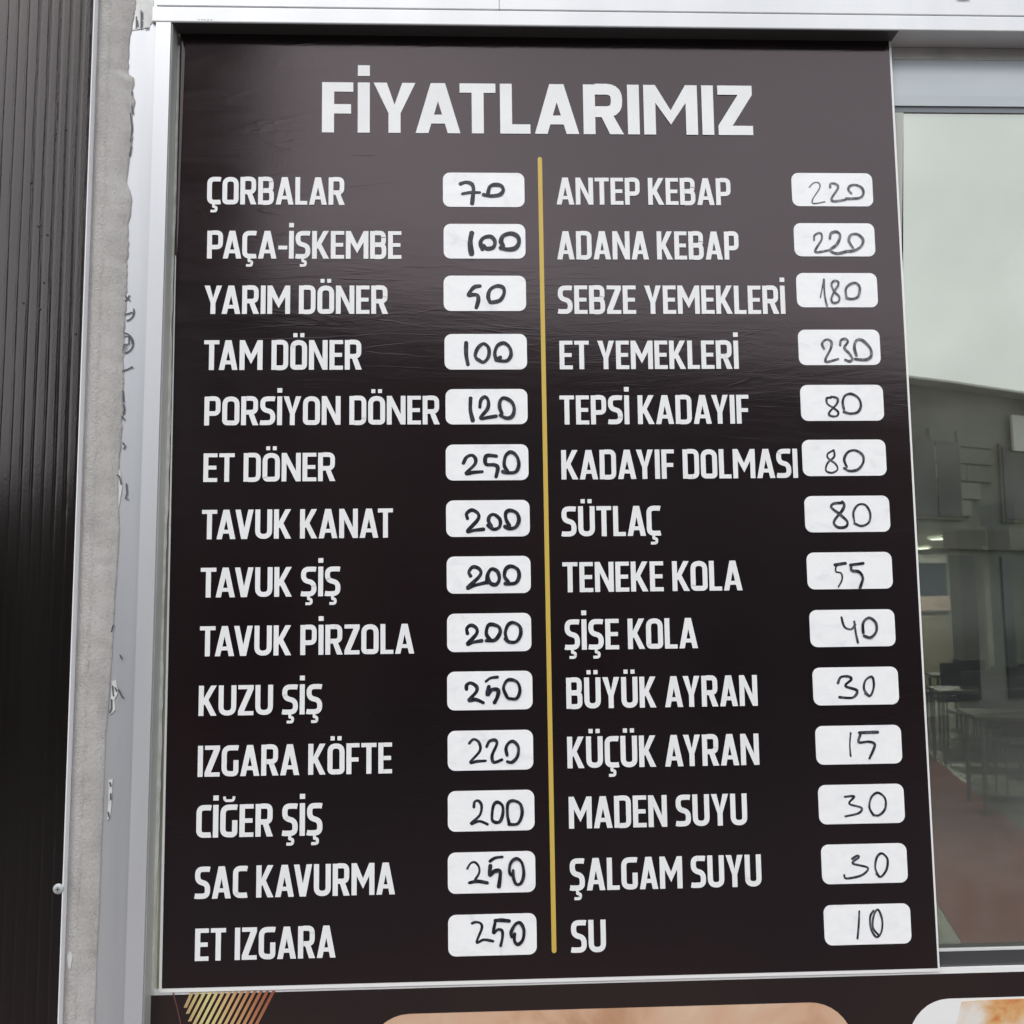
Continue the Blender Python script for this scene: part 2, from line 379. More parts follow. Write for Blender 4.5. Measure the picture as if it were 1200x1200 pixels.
for pp in ([(131,798),(136,797),(138,812),(134,820),(135,832),(129,838),(130,820)], [(127,914),(132,913),(131,938),(129,958),(125,962),(127,940)],
           [(136,548),(141,552),(143,572),(140,590),(137,600),(138,575)], [(158,8),(164,5),(167,30),(163,34),(158,33)]):
    q_ = [(at(x, y, -.0189).x, at(x, y, -.0189).z) for x, y in pp]
    MB().prism(q_[::-1], -.0189, -.0184).build('protective_film', M_film, win)
# hatch inside the round mark
strokes([[(144,406+i*1.7),(150-i*.6,405+i*1.7)] for i in range(5)], -.0194, .0006).build('film_print', M_mark, win)

# fascia panel above the head
fas = empty('fascia_panel', (0, 0, zh), 'smooth white fascia sheet above the window head', 'panel')
xseam = at(585, 5, YF).x
MB().box(xj0+.0045, xseam, YF+.001, .05, z_seam+.0008, z_seam+.5).build('fascia_sheet', M_alu, fas, .0008)
MB().box(xseam+.0003, 2.6, YF+.001, .05, z_seam+.0008, z_seam+.5).build('fascia_sheet', M_alu, fas, .0008)
strokes([[(1122,-.3),(1129,.2),(1136,-.3)]], YF-.0001, .0012).build('fascia_mark', M_mark, fas)
strokes([[(x, 23.5-(x%3)*.3),(x+1.6, 23.2)] for x in (232,236,239,243,247)], YF-.0002, .0006).build('scratch_marks', M_mark, fas)

# ------------------------------------------------------------------ stucco strip
YS = -.0245
left = [(114.5,-40),(114,0),(104,300),(90,700),(77,1000),(68,1260)]
edge = [(158,-40),(158,10),(153,36),(150,60),(150,86),(157,90),(155,104),(157,118),(153.5,136),(154.5,160),(151.5,182),(150,200),(148,214),(154,228),(153,246),(149.5,262),(150,290),(148,310),(149,330),(147,345),
        (146,372),(144,400),(144,430),(144,455),(143.5,480),(142,500),(141.5,515),(139,540),(138,580),(139,620),(137,660),(134,700),(132,740),(129,790),(126,830),(123,860),(121.5,900),(120,950),(118,1000),(116,1060),(113,1120),(110,1200),(108,1260)]
rr = random.Random(5)
E2 = []
for i in range(len(edge)-1):
    (xa, ya), (xb, yb) = edge[i], edge[i+1]
    k = max(2, int((yb-ya)/5))
    for j in range(k):
        t = j/k; amp = .9 if ya < 540 else .3
        E2.append((xa+(xb-xa)*t + rr.uniform(-amp, amp), ya+(yb-ya)*t))
E2.append(edge[-1])
pl = [at(x, y, YS) for x, y in left]; pe = [at(x, y, -.0205) for x, y in E2]
# the strip is a lofted skin: flat face, then a feathered irregular edge running down onto the profile
mb = MB()
def left_at(z):
    for i in range(len(pl)-1):
        if pl[i].z >= z >= pl[i+1].z:
            t = (pl[i].z-z)/(pl[i].z-pl[i+1].z); return pl[i].x + (pl[i+1].x-pl[i].x)*t
    return pl[-1].x if z < pl[-1].z else pl[0].x
cols = []
for p in pe:
    xl = left_at(p.z); w = p.x-xl
    row = []
    for t, y in ((-.35, YS), (0.02, YS), (.3, YS+.0006), (.6, YS+.001), (.85, YS+.0026), (.95, YS+.0052), (1.0, -.0190), (1.0, -.0176)):
        row.append((xl + w*t, y + (rr.uniform(-.0005, .0005) if .1 < t < .99 else 0), p.z))
    cols.append(row)
nr = len(cols[0])
for r_ in cols: mb.v += r_
for i in range(len(cols)-1):
    for j in range(nr-1):
        a = i*nr+j; mb.f.append((a, a+nr, a+nr+1, a+1))
ws = mb.build('plaster_strip', M_stucco, None, 0, True)
tag(ws, 'rough grey plaster strip between the brown cladding and the white window profile', 'wall')
# pitted rough band beside the cladding, a part of the strip
mb = MB(); rows = 150; ncol = 7
zt = pl[0].z; zbm = pl[-1].z
for i in range(rows+1):
    z = zt + (zbm-zt)*i/rows; xl = left_at(z)
    for j in range(ncol):
        t = j/(ncol-1); wd = .0135 + rr.uniform(-.0008, .0008)
        y = YS - .0006 - (.0006 + rr.uniform(-.0005, .0005))*math.sin(math.pi*min(1, t*1.05)) if 0 < j < ncol-1 else YS + .0008
        mb.v.append((xl + .0015 + wd*t, y, z))
for i in range(rows):
    for j in range(ncol-1):
        a = i*ncol+j; mb.f.append((a, a+ncol, a+ncol+1, a+1))
mb.build('rough_band', M_stucco_rough, ws, 0, True)
mb = MB(); c = at(81, 1126, YS-.003)
pts = [(c.x+.0022*math.cos(t)*(1+.3*math.sin(3*t)), c.z+.008*math.sin(t)) for t in [2*math.pi*i/14 for i in range(14)]]
mb.prism(pts, YS-.002, YS); mb.build('plaster_dab', mat('pale_plaster', (.6,.59,.58), .8), ws, .0006)

# ------------------------------------------------------------------ brown cladding sheet with its ribs
YP = -.034
cl = empty('cladding_sheet', (at(40, 600, YP).x, YP, 1), 'dark brown glossy ribbed cladding sheet left of the plaster strip', 'cladding')
pr = [at(x, y, YP) for x, y in [(112.5,-40),(102,300),(88,700),(75.5,1000),(66.5,1260)]]
xr_top, xr_bot = pr[0].x, pr[-1].x
def xr(z):
    t = (pr[0].z-z)/(pr[0].z-pr[-1].z); return xr_top+(xr_bot-xr_top)*t
mb = MB(); NX = 150; zs = [pr[0].z+.25, pr[0].z, .5*(pr[0].z+pr[-1].z), pr[-1].z, .6]
NZ = 220; pitchr = .0112
zs = [pr[0].z+.05 + (.7-(pr[0].z+.05))*i/NZ for i in range(NZ+1)]
rib = []
xx = 0.0; us = []
while xx < .55:
    k = int(xx/pitchr); f = (xx/pitchr) % 1
    us.append(xx); xx += pitchr/18
def ribh(u, z):
    k = int(u/pitchr + .5); f = u/pitchr - k
    amp = .00065*math.exp(-u/.05)+.00003
    g = math.exp(-(f/.085)**2) + .25*math.exp(-((f-.2)/.06)**2)
    wob = (1 + .35*math.sin(z*37+k*2.1)*math.sin(z*91+k) + .2*math.sin(z*410+k*5)*math.sin(z*151+k*3))*(.7+.5*math.sin(k*7.3)**2)
    return amp*g*wob
for z in zs:
    for u in us:
        mb.v.append((xr(z)-u - (0 if u == 0 else .0003*math.sin(z*23+u*400)), YP - .0006*math.sin(u*9) + ribh(u, z), z))
nu = len(us)
for i in range(NZ):
    for j in range(nu-1):
        a = i*nu+j; mb.f.append((a, a+1, a+nu+1, a+nu))
mb.build('ribbed_face', M_panel, cl, 0, True)
mb = MB()
for i in range(NZ):
    za, zc = zs[i], zs[i+1]
    mb.poly([(xr(za)+.0001, YP-.0002, za), (xr(zc)+.0001, YP-.0002, zc), (xr(zc)+.0006, YS+.003, zc), (xr(za)+.0006, YS+.003, za)])
    mb.poly([(xr(za)-.0009, YP-.0005, za), (xr(zc)-.0009, YP-.0005, zc), (xr(zc)+.0001, YP-.0002, zc), (xr(za)+.0001, YP-.0002, za)])
mb.build('white_edge', M_edge, cl)
# screw
c = at(68, 1042, YP-.001); mb = MB(); rs = .0052
ringz = []
for rad, y in ((rs, 0.001), (rs, -.0006), (rs*.8, -.0016), (rs*.42, -.002)):
    ringz.append([(c.x+rad*math.cos(2*math.pi*i/24), YP+y, c.z+rad*math.sin(2*math.pi*i/24)) for i in range(24)])
for q in ringz: mb.v += q
for k in range(3):
    for i in range(24):
        j = (i+1) % 24; mb.f.append((k*24+i, k*24+j, (k+1)*24+j, (k+1)*24+i))
mb.f.append(tuple(3*24+i for i in range(24)))
sc_ = mb.build('screw', M_screw, cl, 0, True)
d_ = MB()
d_.box(c.x-.0021, c.x+.0021, YP-.0023, YP-.00205, c.z-.0006, c.z+.0006).box(c.x-.0006, c.x+.0006, YP-.0024, YP-.0021, c.z-.0021, c.z+.0021)
d_.build('screw_slot', mat('screw_slot', (.12, .12, .13), .5), sc_)
# few specks of dirt on the sheet
M_dirt = mat('dirt', (.03, .026, .024), .8); sm_ = None
for px, py in ((77,151),(65,156),(36,214),(44,265),(55,275),(51,331),(27,355),(88,391),(46,362)):
    p = at(px, py, YP-.0012); r_ = .0011
    mb = MB(); mb.poly([(p.x+r_*math.cos(t), p.y, p.z+r_*math.sin(t)) for t in [2*math.pi*i/8 for i in range(8)]])
    mb.build('dirt_speck', M_dirt, cl)

# ------------------------------------------------------------------ lettering: own condensed sans, drawn as outlines
def rpath(pts, rad, n=5):
    """polyline with rounded inner corners"""
    out = []
    for i, p in enumerate(pts):
        if i in (0, len(pts)-1): out.append(p); continue
        a, b, c = Vector(pts[i-1]), Vector(p), Vector(pts[i+1]); r = rad[i] if isinstance(rad, (list, tuple)) else rad
        u = (a-b); v = (c-b); rr_ = min(r, u.length*.499, v.length*.499) if r > 0 else 0
        if rr_ <= 0: out.append(p); continue
        u.normalize(); v.normalize()
        s, e = b+u*rr_, b+v*rr_
        for k in range(n+1):
            t = k/n; q = s*(1-t)**2 + b*2*t*(1-t) + e*t*t; out.append((q.x, q.y))
    return out
def strip(P, t, closed=False):
    """quads of constant thickness t along P with mitred joints"""
    n = len(P); V = [Vector(p) for p in P]; L_ = []; R_ = []
    for i in range(n):
        if closed: a, b, c = V[i-1], V[i], V[(i+1) % n]
        else: a, b, c = V[max(i-1, 0)], V[i], V[min(i+1, n-1)]
        d1 = (b-a) if (b-a).length > 1e-9 else (c-b); d2 = (c-b) if (c-b).length > 1e-9 else (b-a)
        d1 = d1.normalized(); d2 = d2.normalized(); n1 = Vector((-d1.y, d1.x)); n2 = Vector((-d2.y, d2.x))
        m = (n1+n2).normalized(); k = (t/2)/max(.35, m.dot(n1))
        L_.append(b+m*k); R_.append(b-m*k)
    q = []
    for i in range(n if closed else n-1):
        j = (i+1) % n; q.append([tuple(R_[i]), tuple(R_[j]), tuple(L_[j]), tuple(L_[i])])
    return q
WID = dict(A=.62, B=.55, C=.47, D=.56, E=.45, F=.43, G=.55, K=.57, L=.42, M=.76, N=.62, O=.56, P=.53, R=.56, S=.50, T=.50, U=.56, V=.60, Y=.58, Z=.49)
BASE = {'Ç': 'C', 'Ş': 'S', 'Ö': 'O', 'Ü': 'U', 'Ğ': 'G', 'İ': 'I'}
KERN = {'TA': -.07, 'AT': -.07, 'AV': -.07, 'VU': 0, 'YA': -.06, 'AY': -.06, 'LA': 0, 'KA': -.01, 'FT': 0, 'LT': -.05, 'TL': 0, 'KO': -.02, 'RY': -.03, 'AÇ': -.03, 'AF': 0, 'YI': 0, 'PA': -.06, 'İY': -.01, 'LÖ': -.03}
def glyph(ch, k, t):
    """polygons for one capital of height 1, width factor k, stem t"""
    b = BASE.get(ch, ch); h = t/2; th = t*.82; q = []
    if b == 'I': w = t
    elif ch == '-': w = .30*k
    else: w = WID[b]*k
    rc = min(.24, w*.42)
    if ch == '-': return [[(0,.33),(w,.33),(w,.33+th),(0,.33+th)]], w
    stem = lambda x: [(x,0),(x+t,0),(x+t,1),(x,1)]
    bar = lambda x0, x1, y: [(x0,y),(x1,y),(x1,y+th),(x0,y+th)]
    if b == 'I': q = [stem(0)]
    elif b == 'L': q = [stem(0), bar(t, w, 0)]
    elif b == 'E': q = [stem(0), bar(t, w, 0), bar(t, w, 1-th), bar(t, w*.93, .5-th/2)]
    elif b == 'F': q = [stem(0), bar(t, w, 1-th), bar(t, w*.93, .47-th/2)]
    elif b == 'T': q = [bar(0, w, 1-th), [(w/2-h,0),(w/2+h,0),(w/2+h,1-th),(w/2-h,1-th)]]
    elif b == 'Z':
        td = t*1.22; q = [bar(0, w, 0), bar(0, w, 1-th), [(0,th),(td,th),(w,1-th),(w-td,1-th)]]
    elif b == 'N':
        dd = .36 if k < 1.1 else .33; q = [stem(0), stem(w-t), [(t,1-dd),(w-t,0),(w-t,dd),(t,1)]]
    elif b == 'M':
        bt = .2; dd = .40 if k < 1.1 else .36; q = [stem(0), stem(w-t), [(t,1-dd),(w/2,bt),(w/2,bt+dd*.8),(t,1)], [(w/2,bt),(w-t,1-dd),(w-t,1),(w/2,bt+dd*.8)]]
    elif b in 'AV':
        tt = t*1.06; a = t*.60; s = 1/(w/2-a); yi = (w/2-tt)*s
        lg = [(0,0),(tt,0),(w/2,yi),(w/2,1),(w/2-a,1)]; rg = [(w,0),(w/2+a,1),(w/2,1),(w/2,yi),(w-tt,0)]
        y0, y1 = .19, .19+th*.95; br = [(tt+y0/s,y0),(w-tt-y0/s,y0),(w-tt-y1/s,y1),(tt+y1/s,y1)]
        q = [lg, rg, br] if b == 'A' else [[(x,1-y) for x, y in p][::-1] for p in (lg, rg)]
    elif b == 'Y':
        tt = t*1.10; q = [[(w/2-h,0),(w/2+h,0),(w/2+h,.39),(w,1),(w-tt,1),(w/2,.56),(tt,1),(0,1),(w/2-h,.39)]]
    elif b == 'K':
        tt = t*1.16; q = [stem(0), [(t,.35),(t+.035,.385),(w-tt,0),(w,0),(t+(w-t)*.36,.525),(w-.01,1),(w-tt-.005,1),(t,.58)]]
    elif b == 'U': q = strip(rpath([(h,1),(h,h),(w-h,h),(w-h,1)], rc), t)
    elif b == 'O':
        p = rpath([(w/2,h),(w-h,h),(w-h,1-h),(h,1-h),(h,h),(w/2,h)], rc)[:-1]; q = strip(p, t, True)
    elif b == 'C': q = strip(rpath([(w,1-h-.01),(w-.05,1-h),(h,1-h),(h,h),(w-.05,h),(w,h+.01)], [0,0,rc,rc,0,0]), t)
    elif b == 'G': q = strip(rpath([(w-.01,1-h-.01),(w-.06,1-h),(h,1-h),(h,h),(w-h,h),(w-h,.52)], [0,0,rc,rc,rc*.45,0]), t)
    elif b == 'S': q = strip(rpath([(w-.015,1-h-.012),(w-.08,1-h),(h,1-h),(h,.535),(w-h,.465),(w-h,h),(.08,h),(.0,h+.015)], [0,0,rc*.9,rc*.8,rc*.8,rc*.9,0,0]), t)
    elif b == 'D': q = [stem(0)] + strip(rpath([(t,1-th/2),(w-h,1-th/2),(w-h,th/2),(t,th/2)], rc), t*.96)
    elif b == 'B': q = [stem(0)] + strip(rpath([(t,1-th/2),(w-h-.015,1-th/2),(w-h-.015,.515),(t,.515)], rc*.75), t*.96) + strip(rpath([(t,.505),(w-h,.505),(w-h,th/2),(t,th/2)], rc*.75), t*.96)
    elif b == 'P': q = [stem(0)] + strip(rpath([(t,1-th/2),(w-h,1-th/2),(w-h,.41),(t,.41)], rc*.85), t*.96)
    elif b == 'R': q = [stem(0)] + strip(rpath([(t,1-th/2),(w-h-.01,1-th/2),(w-h-.01,.45),(t,.45)], rc*.85), t*.96) + [[(w-t*1.14,0),(w+.005,0),(w*.5+t*.62,.47),(w*.5-t*.42,.47)]]
    sd_ = t*.95
    if ch == 'İ': q = q + [[(w/2-h,1.13),(w/2+h,1.13),(w/2+h,1.13+sd_),(w/2-h,1.13+sd_)]]
    if ch in 'ÖÜ':
        e = t*.82; g = t*.38
        for s in (-1, 1):
            c = w/2 + s*(g+e)/1.75; q = q + [[(c-e/2,1.10),(c+e/2,1.10),(c+e/2,1.10+e),(c-e/2,1.10+e)]]
    if ch == 'Ğ': q = q + strip(rpath([(w/2-.15,1.25),(w/2-.13,1.12),(w/2+.13,1.12),(w/2+.15,1.25)], .09), t*.5)
    if ch in 'ÇŞ':
        c = w/2-.005; q = q + strip(rpath([(c,.0),(c,-.085),(c+.095,-.10),(c+.095,-.245),(c-.10,-.245)], [0,.01,.06,.08,0]), t*.56)
    return q, w
def layout(txt, k, t, gap):
    x = 0; out = []; prev = None
    for ch in txt:
        if ch == ' ': x += .245*k + gap*.8; prev = None; continue
        if prev: x += gap + KERN.get(prev+ch, 0)*k
        q, w = glyph(ch, k, t); out += [(x, q)]; x += w; prev = ch
    return out, x
def set_text(name, txt, xl, xr_, zb, H, Y, t, gap, parent, label):
    target = (xr_-xl)/H; k = 1.0
    for _ in range(25):
        _, w = layout(txt, k, t, gap); k *= 1 + (target-w)/w*.9
    out, w = layout(txt, k, t, gap); mb = MB(); i = 0
    for x, q in out:
        for p in q:
            y = Y - 1.2e-5*(i % 40); i += 1
            mb.poly([(xl+(x+a)*H, y, zb+b*H) for a, b in p])
    o = mb.build(name, M_letter, parent); o['label'] = label
    return k

# ------------------------------------------------------------------ the menu board
board = empty('menu_board', (at(640, 1150).x, 0, at(640, 1150).z), 'tall dark brown menu board headed FİYATLARIMIZ with white price boxes in two columns', 'menu board')
q = [at(186, 1163.5), at(1101.5, 1138.5), at(1044, 47), at(211, 38.5)]
MB().prism([(p.x, p.z) for p in q], 0.0, .0012).build('vinyl_sheet', M_white_vinyl, board)
qi = [at(189.6, 1158.5, -.0002), at(1099, 1134.5, -.0002), at(1041.5, 47.3, -.0002), at(211.6, 39, -.0002)]
# printed field as a grid, gently lifted towards its edges as stuck film is
mb = MB(); G = 40; GZ = 48
xa_, xb_ = None, None
for i in range(GZ+1):
    v = i/GZ
    for j in range(G+1):
        u = (j/G); u = .5-.5*math.cos(math.pi*u) if True else u
        p = (qi[0]*(1-u)+qi[1]*u)*(1-v) + (qi[3]*(1-u)+qi[2]*u)*v
        dx = u*.8
        lift = 0
        mb.v.append((p.x, -.0003 + lift, p.z))
for i in range(GZ):
    for j in range(G):
        a = i*(G+1)+j; mb.f.append((a, a+1, a+G+2, a+G+1))
mb.build('printed_field', M_print, board, 0, True)
# curled edge of the film at the upper left
mb = MB(); N_ = 30
for i in range(N_+1):
    y = 44 + i*8.5; a = at(211.2 - .62*i*.33, y, -.0004); w_ = .0058*(1-.55*i/N_); 
    for s, dy in ((0, 0), (.3, .0022*(1-i/N_)), (.65, .0016*(1-i/N_)), (1, 0)):
        mb.v.append((a.x + w_*s, -.0006 - dy, a.z))
for i in range(N_):
    for j in range(3):
        a = i*4+j; mb.f.append((a, a+4, a+5, a+1))
mb.build('curled_edge', M_print, board, 0, True)

YT = -.0009
p0, p1 = at(377.3, 155.5), at(882.3, 156.2)
kt = set_text('title_lettering', 'FİYATLARIMIZ', p0.x, p1.x, p0.z, (at(377, 96.7).z-p0.z), YT, .228, .085, board, 'white headline reading FİYATLARIMIZ')
LEFT = [('ÇORBALAR',242.7,404,239.9,207.6),('PAÇA-İŞKEMBE',242.7,470.5,303.3,270.7),('YARIM DÖNER',239.4,454.7,368.2,334.9),('TAM DÖNER',239,423.9,433.9,399),
 ('PORSİYON DÖNER',239.4,515.2,498.8,465),('ET DÖNER',238.3,393,565,531.5),('TAVUK KANAT',236.5,460.6,632.2,597.7),('TAVUK ŞİŞ',235,399,700.4,665.5),
 ('TAVUK PİRZOLA',234,485.5,769.3,734),('KUZU ŞİŞ',232.8,377.7,839,803.6),('IZGARA KÖFTE',231.7,459.5,910.3,873.9),('CİĞER ŞİŞ',230,378,981.8,943.4),
 ('SAC KAVURMA',228.4,463,1053.3,1015.5),('ET IZGARA',228.4,393.4,1126,1088)]
RIGHT = [('ANTEP KEBAP',652.3,856.5,240,208.4),('ADANA KEBAP',653,866,304.3,271.2),('SEBZE YEMEKLERİ',654,920.3,368.2,334.9),('ET YEMEKLERİ',655.9,865.7,433,399.6),
 ('TEPSİ KADAYIF',656,877.8,497.7,463.7),('KADAYIF DOLMASI',658,935,562.1,527.6),('SÜTLAÇ',658.3,774.2,628.9,593.6),('TENEKE KOLA',659.4,870,694.2,659),
 ('ŞİŞE KOLA',662,817.8,761.7,725.9),('BÜYÜK AYRAN',663.8,887.9,830.6,794.2),('KÜÇÜK AYRAN',665,889.7,900.3,863.3),('MADEN SUYU',666.8,875.8,971,933.6),
 ('ŞALGAM SUYU',668,892.5,1043.7,1005.8),('SU',669.5,710.2,1116.3,1078.1)]
for T in (LEFT, RIGHT):
    for txt, xl, xr_, yb, yt in T:
        p = at(xl, yb); qx = at(xr_, yb - (xr_-xl)*(.0084 - .0368*(yb-44)/1100)*-1)
        H = at(xl, yt).z - p.z
        set_text('item_lettering', txt, p.x, qx.x, p.z, H, YT, .166, .06, board, 'white menu entry reading '+txt)
# divider
p0, p1 = at(632.5, 184.5), at(649.3, 1116.5); wl = .0024
mb = MB(); pts = [(p1.x+wl*math.cos(t), p1.z+wl+wl*math.sin(t)) for t in [math.pi+math.pi*i/8 for i in range(9)]] + [(p0.x+wl*math.cos(t), p0.z-wl+wl*math.sin(t)) for t in [math.pi*i/8 for i in range(9)]]
mb.prism(pts, -.0011, -.0004); mb.build('divider_line', M_gold, board)

# price boxes and handwritten prices
BL = [(519.2,202.3,614.6,243.5),(520,262.2,615.7,304),(520,322.8,616.4,365.3),(521,391,617.5,433.9),(522.2,455.5,618.2,498),(522.5,520.3,619.3,563.6),(522.9,585.6,620.8,629.6),
 (523.6,651.2,621.9,696),(524,718,622.6,764.2),(524.1,785.8,624,832.4),(524.7,855,624.8,903),(524.9,925.4,626.3,974.2),(524.9,997.3,627.4,1046.8),(525.3,1070.2,628.9,1120)]
BR = [(927.7,202.7,1022.3,242.7),(930.3,261.4,1024.8,301.4),(933.2,319.7,1027.8,361),(935.4,386,1031,428.6),(938,450.6,1035,493.9),(940,514.8,1038,558.4),(942.9,580.5,1042.3,624.2),
 (945.5,646.5,1045.2,690.9),(948.8,713.7,1048.5,758.4),(952.4,781,1052.5,826.6),(955.7,849.3,1056.2,895.9),(959,918.3,1059.3,965.6),(962.5,988,1062.7,1035.6),(965.5,1058.7,1067,1107.1)]
A = (515,195,6.667); B = (515,385,6.49); C = (515,580,6.316); D = (515,780,6.0); Ec = (515,990,8.89); F = (920,195,5.0); Gc = (930,440,4.615); Hc = (940,700,2.89)
PL = [
 ('70',A,0,[(27,[(165,140),(205,128),(245,138),(265,170),(262,230),(255,292)]),(20,[(180,218),(240,208),(315,208)]),(25,[(345,225),(400,235),(470,225),(498,190),(480,155),(430,147),(392,165),(378,220)])]),
 ('100',A,0,[(36,[(252,525),(240,600),(250,685)]),(27,[(335,650),(320,600),(345,562),(400,552),(433,590),(420,635),(370,646),(345,622)]),(29,[(498,622),(480,590),(500,545),(560,528),(610,552),(620,600),(590,643),(530,652),(478,640)])]),
 ('50',A,0,[(27,[(316,938),(275,945),(245,975),(228,1008),(265,1005),(298,1012),(303,1050),(288,1105)]),(25,[(395,1065),(380,1020),(397,965),(450,937),(498,952),(503,1000),(470,1050),(402,1066)])]),
 ('100',B,0,[(27,[(203,112),(203,200),(216,275)]),(23,[(287,238),(272,205),(292,150),(335,118),(373,150),(373,215),(335,258),(292,238)]),(23,[(432,242),(420,190),(442,132),(490,113),(533,147),(543,205),(510,247),(442,243),(462,222)])]),
 ('120',B,0,[(27,[(237,533),(235,620),(253,700)]),(23,[(307,600),(315,547),(345,522),(370,550),(366,610),(312,683),(375,677),(430,668)]),(24,[(475,648),(457,600),(462,552),(490,530),(545,557),(568,610),(553,668),(510,683),(462,662)])]),
 ('250',B,0,[(23,[(182,1025),(205,982),(245,965),(273,990),(268,1035),(202,1103),(260,1095),(325,1090)]),(25,[(432,972),(357,970),(353,1032),(415,1038),(443,1060),(430,1127)]),(23,[(515,1085),(492,1040),(502,972),(540,941),(583,967),(603,1030),(583,1088),(530,1098),(482,1090)])]),
 ('200',C,0,[(23,[(207,175),(201,140),(240,113),(286,140),(283,185),(207,270),(260,262),(325,255)]),(22,[(387,233),(362,190),(377,152),(410,148),(448,185),(443,238),(400,254),(358,225)]),(24,[(515,225),(492,180),(492,132),(525,115),(573,137),(587,190),(563,238),(520,249),(484,235)])]),
 ('200',C,0,[(23,[(230,600),(218,570),(250,533),(298,552),(298,600),(208,688),(260,670),(338,650)]),(24,[(352,650),(357,590),(385,549),(428,567),(443,620),(420,662),(377,653),(357,602)]),(24,[(505,640),(480,600),(492,547),(530,528),(578,552),(588,605),(560,652),(487,656)])]),
 ('200',C,0,[(23,[(207,1025),(203,987),(235,965),(273,987),(273,1030),(207,1103),(250,1090),(312,1079)]),(24,[(377,1075),(347,1030),(357,972),(387,958),(438,977),(448,1020),(410,1073),(347,1078)]),(22,[(500,1080),(487,1020),(507,962),(545,945),(593,972),(600,1030),(570,1083),(520,1088),(487,1065)])]),
 ('250',D,0,[(22,[(190,165),(192,137),(220,122),(260,147),(258,185),(207,243),(255,238),(308,260)]),(17,[(327,110),(360,87),(408,80)]),(24,[(347,148),(338,203),(370,168),(411,172),(408,215),(387,258)]),(19,[(475,220),(450,160),(467,112),(500,97),(548,117),(565,175),(540,230),(482,228)])]),
 ('220',D,0,[(17,[(210,545),(240,517),(278,540),(283,600),(217,678),(265,672),(325,668)]),(19,[(332,568),(350,532),(388,522),(403,550),(370,630),(382,678),(438,660)]),(19,[(475,628),(467,580),(487,542),(520,532),(553,570),(548,635),(510,677),(477,673)])]),
 ('200',D,0,[(17,[(242,993),(247,957),(275,950),(296,985),(283,1050),(222,1110),(280,1092),(337,1113)]),(19,[(400,1103),(370,1080),(377,990),(405,958),(443,985),(443,1050),(420,1098),(377,1093)]),(19,[(487,1098),(477,1040),(482,967),(520,948),(568,972),(580,1040),(550,1108),(488,1113)])]),
 ('250',Ec,0,[(20,[(290,245),(325,190),(370,180),(410,225),(413,290),(372,358)]),(30,[(312,392),(400,377),(498,393)]),(25,[(525,168),(580,132),(655,122)]),(34,[(530,215),(523,312),(570,272),(627,268),(630,340),(618,428)]),(27,[(767,262),(770,340),(800,405),(850,390),(877,300),(857,182),(800,138),(742,182),(727,270),(747,308)])]),
 ('250',Ec,0,[(23,[(340,815),(380,802),(430,817),(440,870),(387,1013),(460,985),(558,1000)]),(33,[(580,785),(650,782),(725,790)]),(26,[(578,810),(562,912),(610,877),(652,892),(655,960),(637,1045)]),(29,[(782,922),(782,1000),(820,1030),(868,980),(878,880),(840,808),(790,822),(747,900),(752,953)])])]
